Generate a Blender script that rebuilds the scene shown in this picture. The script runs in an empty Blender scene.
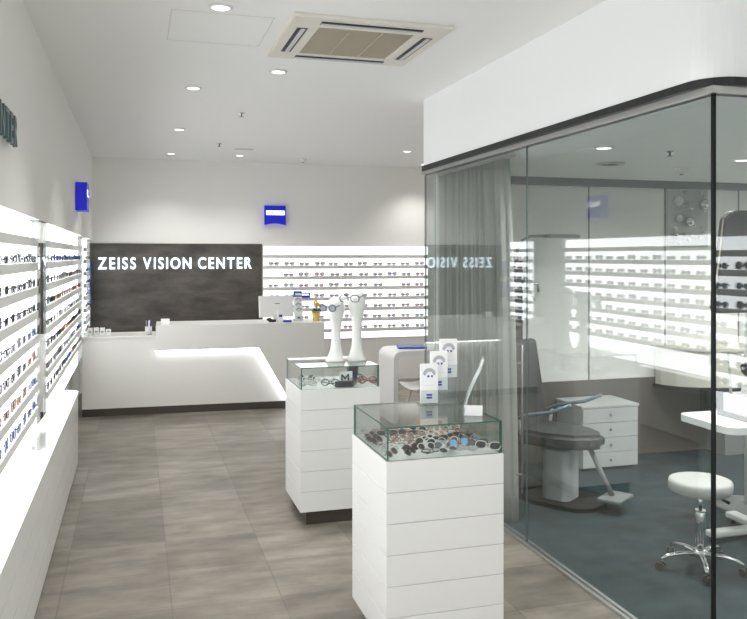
import bpy, bmesh, math, random
from mathutils import Matrix, Vector
PI = math.pi
R = math.radians
COL = bpy.context.scene.collection
scn = bpy.context.scene

# ------------------------------------------------------------------ materials
def mat(name, col, rough=.5, metal=0., spec=.5, emit=None, estr=0., bump=0., bscale=60., vary=0., vscale=3., coat=0., sheen=0.):
    m = bpy.data.materials.new(name); m.use_nodes = True
    nt = m.node_tree; b = nt.nodes['Principled BSDF']
    b.inputs['Base Color'].default_value = (*col, 1)
    b.inputs['Roughness'].default_value = rough
    b.inputs['Metallic'].default_value = metal
    b.inputs['Specular IOR Level'].default_value = spec
    b.inputs['Coat Weight'].default_value = coat
    if emit:
        b.inputs['Emission Color'].default_value = (*emit, 1)
        b.inputs['Emission Strength'].default_value = estr
    tc = nt.nodes.new('ShaderNodeTexCoord')
    if vary:
        n = nt.nodes.new('ShaderNodeTexNoise'); n.inputs['Scale'].default_value = vscale; n.inputs['Detail'].default_value = 6
        nt.links.new(tc.outputs['Object'], n.inputs['Vector'])
        r = nt.nodes.new('ShaderNodeValToRGB')
        r.color_ramp.elements[0].position = .3; r.color_ramp.elements[1].position = .7
        r.color_ramp.elements[0].color = (*[c*(1-vary) for c in col], 1)
        r.color_ramp.elements[1].color = (*[min(1, c*(1+vary)) for c in col], 1)
        nt.links.new(n.outputs['Fac'], r.inputs['Fac']); nt.links.new(r.outputs['Color'], b.inputs['Base Color'])
    if bump:
        n = nt.nodes.new('ShaderNodeTexNoise'); n.inputs['Scale'].default_value = bscale
        nt.links.new(tc.outputs['Object'], n.inputs['Vector'])
        bp = nt.nodes.new('ShaderNodeBump'); bp.inputs['Strength'].default_value = bump; bp.inputs['Distance'].default_value = .01
        nt.links.new(n.outputs['Fac'], bp.inputs['Height']); nt.links.new(bp.outputs['Normal'], b.inputs['Normal'])
    return m

def glass_mat(name, tint, base=.045, rough=0.):
    """thin pane: clear transmission tinted slightly, mirror reflection by angle, the same from both sides"""
    m = bpy.data.materials.new(name); m.use_nodes = True
    nt = m.node_tree; nt.nodes.clear()
    out = nt.nodes.new('ShaderNodeOutputMaterial'); mix = nt.nodes.new('ShaderNodeMixShader')
    tr = nt.nodes.new('ShaderNodeBsdfTransparent'); tr.inputs['Color'].default_value = (*tint, 1)
    gl = nt.nodes.new('ShaderNodeBsdfGlossy'); gl.inputs['Roughness'].default_value = rough
    lw = nt.nodes.new('ShaderNodeLayerWeight'); lw.inputs['Blend'].default_value = .5
    pw = nt.nodes.new('ShaderNodeMath'); pw.operation = 'POWER'; pw.inputs[1].default_value = 5
    mr = nt.nodes.new('ShaderNodeMapRange'); mr.inputs['To Min'].default_value = base; mr.inputs['To Max'].default_value = 1
    nt.links.new(lw.outputs['Facing'], pw.inputs[0]); nt.links.new(pw.outputs[0], mr.inputs['Value'])
    nt.links.new(mr.outputs['Result'], mix.inputs['Fac'])
    nt.links.new(tr.outputs[0], mix.inputs[1]); nt.links.new(gl.outputs[0], mix.inputs[2]); nt.links.new(mix.outputs[0], out.inputs['Surface'])
    return m

def tile_mat():
    m = bpy.data.materials.new('stoneware_tiles'); m.use_nodes = True
    nt = m.node_tree; b = nt.nodes['Principled BSDF']
    tc = nt.nodes.new('ShaderNodeTexCoord'); mp = nt.nodes.new('ShaderNodeMapping')
    mp.inputs['Location'].default_value = (.365, .35, 0)
    nt.links.new(tc.outputs['Object'], mp.inputs['Vector'])
    br = nt.nodes.new('ShaderNodeTexBrick'); br.offset = 0; br.squash = 1
    br.inputs['Scale'].default_value = 1; br.inputs['Brick Width'].default_value = .53; br.inputs['Row Height'].default_value = .48
    br.inputs['Mortar Size'].default_value = .0035; br.inputs['Mortar Smooth'].default_value = .3
    br.inputs['Color1'].default_value = (.145, .129, .108, 1); br.inputs['Color2'].default_value = (.225, .203, .173, 1)
    br.inputs['Mortar'].default_value = (.135, .122, .105, 1)
    nt.links.new(mp.outputs[0], br.inputs['Vector'])
    st = nt.nodes.new('ShaderNodeMapping'); st.inputs['Scale'].default_value = (1.2, 3.2, 1)
    nt.links.new(tc.outputs['Object'], st.inputs['Vector'])
    n = nt.nodes.new('ShaderNodeTexNoise'); n.inputs['Scale'].default_value = 2.2; n.inputs['Detail'].default_value = 8; n.inputs['Roughness'].default_value = .62
    nt.links.new(st.outputs[0], n.inputs['Vector'])
    r = nt.nodes.new('ShaderNodeValToRGB'); r.color_ramp.elements[0].position = .33; r.color_ramp.elements[1].position = .66
    r.color_ramp.elements[0].color = (.62, .615, .60, 1); r.color_ramp.elements[1].color = (1.22, 1.21, 1.19, 1)
    nt.links.new(n.outputs['Fac'], r.inputs['Fac'])
    mx = nt.nodes.new('ShaderNodeMixRGB'); mx.blend_type = 'MULTIPLY'; mx.inputs['Fac'].default_value = 1
    nt.links.new(br.outputs['Color'], mx.inputs[1]); nt.links.new(r.outputs['Color'], mx.inputs[2]); nt.links.new(mx.outputs[0], b.inputs['Base Color'])
    b.inputs['Roughness'].default_value = .42; b.inputs['Specular IOR Level'].default_value = .35
    return m

def panel_mat():
    m = mat('dark_stone_panel', (.06, .052, .046), .45)
    nt = m.node_tree; b = nt.nodes['Principled BSDF']
    tc = nt.nodes.new('ShaderNodeTexCoord'); mp = nt.nodes.new('ShaderNodeMapping'); mp.inputs['Scale'].default_value = (1, 1, 3)
    nt.links.new(tc.outputs['Object'], mp.inputs['Vector'])
    n = nt.nodes.new('ShaderNodeTexNoise'); n.inputs['Scale'].default_value = 2.5; n.inputs['Detail'].default_value = 9; n.inputs['Roughness'].default_value = .65
    nt.links.new(mp.outputs[0], n.inputs['Vector'])
    r = nt.nodes.new('ShaderNodeValToRGB'); r.color_ramp.elements[0].position = .35; r.color_ramp.elements[1].position = .72
    r.color_ramp.elements[0].color = (.045, .038, .034, 1); r.color_ramp.elements[1].color = (.125, .108, .095, 1)
    nt.links.new(n.outputs['Fac'], r.inputs['Fac']); nt.links.new(r.outputs['Color'], b.inputs['Base Color'])
    return m

def emis(name, col, s):
    m = bpy.data.materials.new(name); m.use_nodes = True
    nt = m.node_tree; nt.nodes.clear()
    o = nt.nodes.new('ShaderNodeOutputMaterial'); e = nt.nodes.new('ShaderNodeEmission')
    e.inputs['Color'].default_value = (*col, 1); e.inputs['Strength'].default_value = s
    nt.links.new(e.outputs[0], o.inputs['Surface']); return m

PANEL_E = 2.6
M = dict(
    wall=mat('white_plaster', (.86, .85, .825), .85, bump=.03, bscale=120),
    ceil=mat('ceiling_paint', (.90, .90, .89), .9),
    soff=mat('soffit_paint', (.88, .89, .90), .8),
    iceil=mat('consulting_ceiling_paint', (.85, .87, .86), .9),
    tiles=tile_mat(),
    carpet=mat('teal_carpet', (.036, .056, .062), .95, spec=.1, vary=.22, vscale=5, bump=.5, bscale=260),
    panel=panel_mat(),
    lacq=mat('white_lacquer', (.70, .70, .69), .3, coat=.15),
    lacqg=mat('grey_groove', (.42, .42, .41), .6),
    counter=mat('pale_grey_laminate', (.70, .685, .655), .38),
    plinth=mat('brown_steel_plinth', (.095, .083, .07), .35, metal=.6),
    slat=mat('shelf_slat', (.72, .715, .70), .55),
    light=emis('shelf_light', (.97, .99, 1), PANEL_E),
    lightb=emis('back_shelf_light', (1, .995, .98), 1.15),
    led=emis('led_strip', (.95, .98, 1), 4),
    letter=emis('sign_letter', (.72, .90, 1), 1.6),
    letd=mat('teal_letter', (.10, .16, .17), .35, metal=.3),
    lets=mat('steel_letter_side', (.45, .50, .50), .3, metal=.8),
    blue=mat('blue_sign', (.003, .006, .50), .35, emit=(.0, .005, .8), estr=.12),
    bluew=emis('white_sign_text', (1, 1, 1), 1.2),
    black=mat('black_plastic', (.012, .012, .013), .35),
    dark=mat('dark_trim', (.008, .008, .009), .5),
    blackseal=mat('glass_edge_seal', (.004, .007, .007), .5, spec=.2),
    jedge=mat('joint_glass_edge', (.10, .15, .15), .3),
    chrome=mat('chrome', (.75, .76, .77), .12, metal=1),
    alu=mat('brushed_aluminium', (.55, .55, .54), .35, metal=.9),
    white=mat('white_plastic', (.80, .80, .79), .35),
    sculpt=mat('white_ceramic', (.78, .78, .76), .3, coat=.3),
    leather=mat('white_leather', (.50, .50, .48), .45, bump=.1, bscale=200),
    dgrey=mat('charcoal_upholstery', (.045, .048, .05), .55),
    grey=mat('grey_plastic', (.22, .23, .235), .4),
    lgrey=mat('light_grey_metal', (.55, .56, .56), .4),
    beige=mat('beige_laminate', (.56, .50, .42), .5),
    cream=mat('cream_plastic', (.74, .71, .64), .45),
    grille=mat('beige_grille', (.50, .45, .36), .6),
    curtain=None,
    glass=glass_mat('clear_glass', (.91, .935, .93), .075),
    cglass=glass_mat('case_glass', (.965, .985, .975), .05),
    mirror=mat('mirror', (.9, .9, .9), .01, metal=1),
    edge=mat('green_glass_edge', (.03, .13, .105), .15, coat=.5),
    pedge=mat('pale_glass_edge', (.40, .58, .58), .2),
    paper=mat('white_paper', (.82, .82, .82), .6),
    navy=mat('navy_print', (.02, .03, .30), .45),
    bluep=mat('blue_cardboard', (.03, .09, .42), .45),
    skinp=mat('grey_portrait_print', (.42, .42, .44), .6),
    pot=mat('yellow_pot', (.72, .50, .16), .5), leaf=mat('green_leaf', (.03, .10, .03), .5), petal=mat('yellow_petal', (.85, .55, .05), .5),
    acry=glass_mat('acrylic', (.93, .95, .95), .04, rough=.25),
    wains=mat('taupe_cladding', (.13, .115, .10), .5),
    tan=mat('tan_leather', (.42, .27, .16), .5),
    ltblue=mat('pale_blue_plastic', (.17, .23, .26), .4),
    baffle=mat('lamp_ring', (.85, .85, .84), .4),
    lamp=emis('lamp_lens', (1, .97, .92), 1.6),
)
def curtain_mat():
    m = bpy.data.materials.new('grey_voile'); m.use_nodes = True
    nt = m.node_tree; nt.nodes.clear()
    o = nt.nodes.new('ShaderNodeOutputMaterial'); d = nt.nodes.new('ShaderNodeBsdfDiffuse'); t = nt.nodes.new('ShaderNodeBsdfTranslucent'); tr = nt.nodes.new('ShaderNodeBsdfTransparent')
    d.inputs['Color'].default_value = (.62, .62, .59, 1); t.inputs['Color'].default_value = (.5, .5, .47, 1)
    a = nt.nodes.new('ShaderNodeMixShader'); a.inputs['Fac'].default_value = .35
    b = nt.nodes.new('ShaderNodeMixShader'); b.inputs['Fac'].default_value = .10
    nt.links.new(d.outputs[0], a.inputs[1]); nt.links.new(t.outputs[0], a.inputs[2])
    nt.links.new(a.outputs[0], b.inputs[1]); nt.links.new(tr.outputs[0], b.inputs[2]); nt.links.new(b.outputs[0], o.inputs['Surface'])
    return m
M['curtain'] = curtain_mat()

# ------------------------------------------------------------------ mesh helpers
def box(bm, x0, x1, y0, y1, z0, z1, bev=0., mi=0, M4=None):
    vs = [bm.verts.new((x, y, z)) for x in (x0, x1) for y in (y0, y1) for z in (z0, z1)]
    fs = [(0, 1, 3, 2), (4, 6, 7, 5), (0, 4, 5, 1), (2, 3, 7, 6), (0, 2, 6, 4), (1, 5, 7, 3)]
    out = [bm.faces.new([vs[i] for i in f]) for f in fs]
    for f in out: f.material_index = mi
    if bev:
        r = bmesh.ops.bevel(bm, geom=list({e for f in out for e in f.edges}), offset=bev, segments=2, affect='EDGES', profile=.5)
        vs = list({v for f in r['faces'] for v in f.verts} | {v for v in vs if v.is_valid})
    if M4 is not None:
        bmesh.ops.transform(bm, matrix=M4, verts=[v for v in vs if v.is_valid])
    return vs

def prism(bm, pts, a0, a1, axis='z', mi=0, smooth=False):
    def P(u, v, w):
        return {'z': (u, v, w), 'y': (u, w, v), 'x': (w, u, v)}[axis]
    A = [bm.verts.new(P(u, v, a0)) for u, v in pts]; B = [bm.verts.new(P(u, v, a1)) for u, v in pts]
    n = len(pts); fs = [bm.faces.new(A[::-1]), bm.faces.new(B)]
    for i in range(n):
        f = bm.faces.new((A[i], A[(i+1) % n], B[(i+1) % n], B[i])); f.smooth = smooth; fs.append(f)
    for f in fs: f.material_index = mi
    return A + B

def rings(bm, rs, closed=True, caps=True, mi=0, smooth=True):
    """loft a list of vertex-coordinate rings"""
    V = [[bm.verts.new(p) for p in r] for r in rs]
    for a, b in zip(V, V[1:]):
        n = len(a)
        for i in range(n):
            if i == n-1 and not closed: break
            f = bm.faces.new((a[i], a[(i+1) % n], b[(i+1) % n], b[i])); f.smooth = smooth; f.material_index = mi
    if caps:
        bm.faces.new(V[0][::-1]).material_index = mi; bm.faces.new(V[-1]).material_index = mi

def lathe(bm, prof, c=(0, 0, 0), n=24, mi=0, sx=1, sy=1):
    rings(bm, [[(c[0]+sx*r*math.cos(2*PI*i/n), c[1]+sy*r*math.sin(2*PI*i/n), c[2]+z) for i in range(n)] for r, z in prof], mi=mi)

def tube(bm, pts, r, n=8, mi=0, closed=False, flat=1.):
    pts = [Vector(p) for p in pts]; rs = []; N = len(pts); up = None
    for i, p in enumerate(pts):
        if closed: t = (pts[(i+1) % N]-pts[i-1]).normalized()
        else: t = (pts[min(i+1, N-1)]-pts[max(i-1, 0)]).normalized()
        if up is None:
            up = Vector((0, 0, 1)) if abs(t.z) < .9 else Vector((1, 0, 0))
        s = t.cross(up).normalized(); u = s.cross(t).normalized(); up = u
        rr = r[i] if isinstance(r, (list, tuple)) else r
        rs.append([p + s*rr*math.cos(2*PI*k/n) + u*rr*flat*math.sin(2*PI*k/n) for k in range(n)])
    if closed: rs.append(rs[0])
    rings(bm, rs, caps=not closed, mi=mi)
    if closed: bmesh.ops.remove_doubles(bm, verts=bm.verts, dist=1e-6)

def sphere(bm, c, r, u=12, v=8, mi=0, sc=(1, 1, 1)):
    g = bmesh.ops.create_uvsphere(bm, u_segments=u, v_segments=v, radius=r, matrix=Matrix.Translation(c) @ Matrix.Diagonal((*sc, 1)))
    for x in g['verts']:
        for f in x.link_faces: f.smooth = True; f.material_index = mi

def rrect(x0, x1, y0, y1, r, n=5, corners=(1, 1, 1, 1)):
    P = []
    for k, (cx, cy, a) in enumerate(((x1-r, y1-r, 0), (x0+r, y1-r, 90), (x0+r, y0+r, 180), (x1-r, y0+r, 270))):
        if corners[k]:
            P += [(cx+r*math.cos(R(a+90*i/n)), cy+r*math.sin(R(a+90*i/n))) for i in range(n+1)]
        else:
            P.append(((x1, x0, x0, x1)[k], (y1, y1, y0, y0)[k]))
    return P

def obj(name, bm, ms, parent=None, loc=None, rz=0, label=None):
    me = bpy.data.meshes.new(name)
    bmesh.ops.recalc_face_normals(bm, faces=bm.faces)
    bm.to_mesh(me); bm.free()
    for m in (ms if isinstance(ms, (list, tuple)) else [ms]): me.materials.append(m)
    o = bpy.data.objects.new(name, me); COL.objects.link(o)
    if parent: o.parent = parent
    if loc: o.location = loc
    o.rotation_euler.z = rz
    if label: o['label'] = label
    return o

def B(*a, **k):
    bm = bmesh.new(); box(bm, *a, **k); return bm

def thing(name, label, cat, loc=(0, 0, 0), rz=0, group=None):
    o = bpy.data.objects.new(name, None); COL.objects.link(o); o.empty_display_size = .1
    o.location = loc; o.rotation_euler.z = rz
    return tag(o, label, cat, group)
def tag(o, label, cat, group=None):
    o['label'] = label; o['category'] = cat
    if group: o['group'] = group
    return o
def struct(name, bm, ms, label=None, parent=None):
    o = obj(name, bm, ms, parent)
    if not parent: o['kind'] = 'structure'
    if label: o['label'] = label
    return o

def glyphs(text, size, extr, m, parent, mtx, gap=.13, bev=0., target=None, name='letter', stretch=1.):
    """one mesh per letter, laid out along local x of mtx (x right, y up, z out of the surface)"""
    items = []; x = 0
    for ch in text:
        if ch == ' ': x += size*.34; continue
        cu = bpy.data.curves.new('letter', 'FONT'); cu.body = ch; cu.size = size; cu.extrude = extr; cu.offset = bev
        t = bpy.data.objects.new('t', cu); COL.objects.link(t)
        dg = bpy.context.evaluated_depsgraph_get(); me = bpy.data.meshes.new_from_object(t.evaluated_get(dg))
        bpy.data.objects.remove(t); bpy.data.curves.remove(cu)
        xs = [v.co.x for v in me.vertices]; a, b = min(xs), max(xs)
        for v in me.vertices: v.co.x -= a
        items.append((me, x)); x += (b-a) + size*(.085+gap)
    w = x - size*(.085+gap)
    s = (target/w) if target else stretch
    for me, px in items:
        for v in me.vertices: v.co.x = (v.co.x+px)*s
        me.transform(mtx); me.materials.clear()
        for mm in (m if isinstance(m, (list, tuple)) else [m]): me.materials.append(mm)
        o = bpy.data.objects.new(name, me); COL.objects.link(o); o.parent = parent
    return w*s

# ------------------------------------------------------------------ room
H, HG = 2.94, 2.34          # shop ceiling, consulting room ceiling
XG, YF, YB = 2.21, 2.68, 6.02   # glass line, near glass corner, far end of the glass room
WB = 10.55                  # back wall
struct('floor', B(-.9, 6.3, -4, WB+.1, -.06, 0), M['tiles'], 'grey brown stone tile floor')
struct('ceiling', B(-.9, 6.3, -4, WB+.1, H, H+.06), M['ceil'])
struct('wall_back', B(-.9, 6.3, WB, WB+.1, 0, H), M['wall'])
bm = bmesh.new(); box(bm, -.9, -.68, -4, WB, 0, 1.908); box(bm, -.9, -.53, -4, WB, 1.908, H)
struct('wall_left', bm, M['wall'])
struct('wall_right', B(6.0, 6.3, -4, WB, 0, H), M['wall'])
struct('wall_entrance', B(4.05, 6.0, -4, 1.9, 0, H), M['wall'])
# glass-room: carpet, soffit, ceiling, far wall
struct('floor', B(XG+.02, 6.0, YF+.02, 5.95, 0, .006), M['carpet'], 'dark teal carpet of the consulting room')
bm = bmesh.new()
prism(bm, rrect(XG-.03, 6.0, YF-.03, YB+.05, .13, 8, (0, 1, 1, 0)), HG+.075, H)
struct('wall_soffit', bm, M['soff'])
bm = bmesh.new(); prism(bm, rrect(XG-.045, 6.0, YF-.045, YB+.065, .145, 8, (0, 1, 1, 0)), HG+.04, HG+.075)
struct('trim_1', bm, M['dark'], 'black shadow-gap trim under the soffit')
bm = bmesh.new(); box(bm, XG-.02, XG+.035, YF-.02, YB+.02, HG+.012, HG+.04); box(bm, XG+.0351, 6.0, YF-.02, YF+.035, HG+.012, HG+.04)
struct('trim_2', bm, M['alu'], 'silver head track of the glass wall')
struct('ceiling', B(XG, 6.0, YF, YB, HG+.012, HG+.038), M['iceil'], 'grey ceiling of the consulting room')
struct('wall_consulting', B(2.30, 6.0, 5.95, 6.05, 0, HG+.012), M['wall'])
bm = bmesh.new()
for x in (3.65, 4.40, 5.17): box(bm, x, x+.008, 5.942, 5.952, 0, HG)
struct('trim_3', bm, M['grey'], 'thin panel joints')
struct('trim_4', B(2.30, 6.0, 5.90, 5.95, HG-.05, HG+.012), M['grey'], 'grey cornice above the consulting room wall')
struct('baseboard_consulting', B(2.30, 6.0, 5.93, 5.95, .006, .66), M['wains'])
bm = bmesh.new(); box(bm, XG-.022, XG+.03, YF-.02, YB, 0, .012); box(bm, XG+.0301, 6.0, YF-.022, YF+.03, 0, .012)
struct('trim_5', bm, M['alu'], 'aluminium floor track of the glass wall')

def pane(x0, x1, y0, y1, z0, z1, g, e):
    """glass slab; its thin rim takes the edge colour"""
    bm = B(x0, x1, y0, y1, z0, z1); d = [x1-x0, y1-y0, z1-z0]; k = d.index(min(d))
    bm.normal_update()
    for f in bm.faces:
        if abs(f.normal[k]) < .5: f.material_index = 1
    return bm, [g, e]
def gp(n, *a, parent=None, g='glass', e='blackseal', label=None, st=True):
    bm, ms = pane(*a, M[g], M[e])
    return struct(n, bm, ms, label, parent) if st else obj(n, bm, ms, parent, label=label)
gp('window_1', XG, XG+.010, YF+.014, 4.278, .012, HG+.012, e='jedge')
w2 = gp('window_2', XG, XG+.010, 4.281, YB, .012, HG+.012, e='jedge')
gp('window_3', XG+.014, 6.0, YF, YF+.010, .012, HG+.012)
gp('window_4', XG+.014, 2.30, YB-.012, YB-.002, .012, HG+.012)
struct('trim_6', B(XG, XG+.0135, YF, YF+.0135, .0125, HG+.0115), M['blackseal'], 'dark seal at the glass corner')

# consulting-room door handle on the glass wall
hx, hy = XG+.05, 4.43
bm = bmesh.new(); tube(bm, [(hx, hy, .25), (hx, hy, 1.16)], .006, 10)
for z in (.37, 1.05): tube(bm, [(XG+.0105, hy, z), (hx, hy, z)], .005, 8)
obj('pull_handle', bm, M['grey'], w2, label='tall slim metal pull bar')

# ------------------------------------------------------------------ curtain
bm = bmesh.new(); N = 260; ys0, ys1 = 4.60, 5.88
rows = []
rnd = random.Random(3); ph = [rnd.uniform(0, 6.28) for _ in range(6)]
for z in [.02+2.31*i/12 for i in range(13)]:
    t = (z-.02)/2.31; r = []
    for i in range(N+1):
        u = i/N
        yy = (ys0 + .10*t**2) + (ys1-ys0-.10*t**2 - .06*(1-t)*0)*u
        a = .034*(1-.35*t)
        off = a*math.sin(u*2*PI*17+ph[0]+.8*math.sin(u*9+ph[1]))+.4*a*math.sin(u*2*PI*41+ph[2]) + .012*math.sin(u*17+ph[3])
        r.append((XG+.078+off, yy, z))
    rows.append(r)
rings(bm, rows, closed=False, caps=False)
o = obj('curtain', bm, M['curtain']); tag(o, 'floor-length grey pleated voile curtain hanging behind the glass wall', 'curtain')
m = o.modifiers.new('s', 'SOLIDIFY'); m.thickness = .002
bm = bmesh.new(); box(bm, XG+.06, XG+.09, 4.6, 5.90, 2.332, 2.352); o = obj('curtain_rail', bm, M['alu']); tag(o, 'slim metal ceiling rail carrying the grey curtain', 'curtain rail')

# ------------------------------------------------------------------ left ledge
led = thing('wall_cabinet', 'long low white plank-fronted ledge cabinet along the left wall', 'cabinet')
X0, XL = -.68, -.455
bm = bmesh.new(); prism(bm, rrect(X0, XL-.004, -3.5, 7.066, .10, 8, (1, 0, 0, 0)), .012, .575)
obj('body', bm, M['lacq'], led)
bm = bmesh.new(); prism(bm, rrect(X0, XL, -3.5, 7.07, .10, 8, (1, 0, 0, 0)), .575, .593)
obj('top', bm, M['lacq'], led)
bm = bmesh.new()
for z in (.145, .29, .435):
    box(bm, XL-.01, XL-.0035, -3.5, 6.95, z, z+.003)
obj('plank_joint', bm, M['lacqg'], led)

# ------------------------------------------------------------------ spectacles
FR = dict(black=(.012, .012, .014), navy=(.03, .05, .20), brown=(.16, .06, .035), grey=(.16, .165, .18), red=(.30, .05, .04), silver=(.48, .48, .50), clear=(.60, .58, .56), tortoise=(.22, .11, .05))
FM = {k: mat('frame_'+k, c, .3, metal=.6 if k == 'silver' else 0) for k, c in FR.items()}
LM = dict(clear=glass_mat('lens_clear', (.93, .94, .95), .05), smoke=mat('lens_smoke', (.02, .022, .025), .06, spec=.8), amber=mat('lens_amber', (.07, .035, .015), .06, spec=.8),
          bluel=mat('lens_blue', (.18, .38, .60), .08, spec=.8), tint=glass_mat('lens_tinted', (.50, .50, .54), .05), greyl=mat('lens_grey', (.10, .105, .11), .06, spec=.8), pink=mat('lens_rose', (.35, .22, .17), .08, spec=.8))
def rim(cx, cz, hw, hh, p, n):
    P = []
    for i in range(n):
        a = 2*PI*i/n; c, s = math.cos(a), math.sin(a)
        P.append((cx+hw*abs(c)**(2/p)*(1 if c > 0 else -1), 0, cz+hh*abs(s)**(2/p)*(1 if s > 0 else -1)))
    return P
STY = dict(rect=(.027, .0165, 3.2), oval=(.026, .019, 2.2), big=(.0295, .0235, 2.6), rnd=(.024, .0225, 2.0))
MESH = {}
def spec_mesh(style, col, n=12, th=.0024, fold=False):
    k = (style, col, n, th, fold)
    if k in MESH: return MESH[k]
    hw, hh, p = STY[style]; bm = bmesh.new(); g = .009
    for s in (-1, 1):
        tube(bm, rim(s*(g+hw), hh+th, hw, hh, p, n), th, 5, closed=True)
        w = g+2*hw
        if fold: tube(bm, [(s*w, 0, hh*1.5), (s*(w+.004), .008, hh*1.5), (s*(w-.03), .013+.004*s, hh*1.2), (-s*(w-.03), .015+.004*s, hh*.9)], th*.9, 4)
        else: tube(bm, [(s*w, 0, hh*1.5), (s*(w+.005), .008, hh*1.5), (s*(w+.004), .09, hh*1.5), (s*(w), .13, hh*.5)], th*.9, 4)
    tube(bm, [(-g-.002, 0, hh*1.35), (0, -.001, hh*1.55), (g+.002, 0, hh*1.35)], th*.9, 4)
    me = bpy.data.meshes.new('spectacles'); bmesh.ops.recalc_face_normals(bm, faces=bm.faces); bm.to_mesh(me); bm.free(); me.materials.append(FM[col])
    MESH[k] = me; return me
def lens_mesh(style, side, lens, n=12):
    k = ('lens', style, side, lens)
    if k in MESH: return MESH[k]
    hw, hh, p = STY[style]; bm = bmesh.new(); g = .009
    A = rim(side*(g+hw), hh+.0024, hw*.99, hh*.99, p, n)
    prism(bm, [(x, z) for x, _, z in A], -.0008, .0008, 'y')
    me = bpy.data.meshes.new('lens'); bmesh.ops.recalc_face_normals(bm, faces=bm.faces); bm.to_mesh(me); bm.free(); me.materials.append(LM[lens])
    MESH[k] = me; return me
def spectacles(name, cat, label, group, style, col, loc, rz, lens=None, fold=False, tilt=0, sc=1., th=.0024):
    o = bpy.data.objects.new(name, spec_mesh(style, col, fold=fold, th=th)); COL.objects.link(o)
    o.rotation_euler = (tilt, 0, rz); o.location = loc; o.scale = (sc, sc, sc)
    tag(o, label, cat, group)
    if lens:
        for s in (-1, 1):
            l = bpy.data.objects.new('lens', lens_mesh(style, s, lens)); COL.objects.link(l); l.parent = o
    return o
ORD = ['first', 'second', 'third', 'fourth', 'fifth', 'sixth', 'seventh', 'eighth', 'ninth', 'tenth', 'eleventh', 'twelfth', 'thirteenth', 'fourteenth', 'fifteenth', 'sixteenth']

# ------------------------------------------------------------------ lit shelf units
ZT = 1.31
def shelf_unit(label, w, loc, rz, fins=(1, 1), fing=True, ZT=ZT, zf=.100, zp=.137, em='light'):
    u = thing('display_shelf_unit', label, 'display shelf', loc, rz, None)
    obj('backboard', B(0, w, -.014, 0, 0, ZT), M['white'], u)
    obj('light_panel', B(.005, w-.005, -.022, -.014, .01, ZT-.004), M[em], u, label='glowing white opal light panel')
    for k in range(8):
        z1 = ZT-zf-zp*k
        obj('shelf', B(.003, w-.003, -.060, -.0225, z1-.046, z1, bev=.002), M['slat'], u)
    if fing:
        for s, x in zip(fins, (-.012, w+.002)):
            if s: gp('glass_fin', x, x+.010, -.068, 0, 0, ZT+.005, parent=u, g='cglass', e='pedge', st=False)
    return u
rnd = random.Random(11)
def fill(prefix, n, w, loc, rz, cols, x0=.14, x1=None, rows=range(1, 8), lens=None, keep=None, group='', styles=('rect', 'oval', 'rect', 'big'), th=.0024, p=1., sc=1., sidew=('left', 'right'), ZT=ZT, zf=.100, zp=.137):
    x1 = x1 or w-.14; Mx = Matrix.Translation(loc) @ Matrix.Rotation(rz, 4, 'Z')
    for r_ in rows:
        z = ZT-zf-zp*r_; c0 = rnd.choice(cols)
        for k in range(n):
            if rnd.random() < .3: c0 = rnd.choice(cols)
            st = rnd.choice(styles)
            x = x0+(x1-x0)*k/max(1, n-1)+rnd.uniform(-.012, .012)
            P = Mx @ Vector((x, -.0475, z+.0005))
            if keep and not keep(P, r_, k): continue
            if rnd.random() > p: continue
            cn = {'clear': 'clear pink', 'tortoise': 'tortoiseshell'}.get(c0, c0)
            lb = '%s-framed glasses on %s, %s glasses row from top, %s from the %s' % (cn, prefix, ORD[r_-1], ORD[min(k, n-1-k)], sidew[0] if k <= n-1-k else sidew[1])
            spectacles('spectacles', 'glasses', lb, group, st, c0, P, rz+rnd.uniform(-.05, .05), lens=lens, fold=True, th=th, sc=sc)
# back wall
ub = shelf_unit('lit white shelf display on the back wall right of the dark sign panel', 2.32, (1.60, WB, .583), 0, fing=False, ZT=1.255, zf=.115, zp=.1425, em='lightb')
fill('back display', 11, 2.32, (1.60, WB, .583), 0, ZT=1.255, zf=.115, zp=.1425, cols=['silver', 'silver', 'red', 'navy', 'black', 'clear', 'brown', 'grey', 'red', 'navy'], lens='tint', keep=lambda P, r, k: not (P.x < 2.02 and P.z < 1.0), group='glasses on the back wall display', th=.0036, p=.94)
LU = -.597
LC = ['black', 'black', 'grey', 'brown', 'navy', 'tortoise', 'black', 'silver']
u1 = shelf_unit('near lit white shelf unit on the left wall, cut by the photo edge', 3.13, (LU, 1.80, .593), PI/2)
fill('near left unit', 9, 3.13, (LU, 1.80, .593), PI/2, LC, x0=1.45, x1=3.03, lens='clear', group='glasses on the near left wall display', th=.0026, sidew=('near end', 'far end'))
u2 = shelf_unit('far lit white shelf unit on the left wall beyond the mirror strip', 3.24, (LU, 5.43, .593), PI/2)
fill('far left unit', 15, 3.24, (LU, 5.43, .593), PI/2, LC, lens='smoke', group='glasses on the far left wall display', th=.0036, sidew=('near end', 'far end'))
u3 = shelf_unit('short lit shelf unit behind the counter on the left wall', .66, (LU, 9.50, .593), PI/2)
fill('short counter unit', 3, .66, (LU, 9.50, .593), PI/2, LC, lens='smoke', group='glasses on the display behind the counter', th=.003, sidew=('near end', 'far end'))
u4 = shelf_unit('lit shelf unit on the entrance side wall, seen mirrored in the corner glass', 1.8, (4.04, 1.5, .535), -PI/2)
fill('mirrored right display', 7, 1.8, (4.04, 1.5, .535), -PI/2, ['navy', 'black', 'navy', 'grey', 'brown'], x0=.2, x1=1.6, group='glasses on the display mirrored in the corner glass', styles=('rect', 'big', 'oval'), th=.0036, sc=1.1, lens='smoke')
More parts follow.
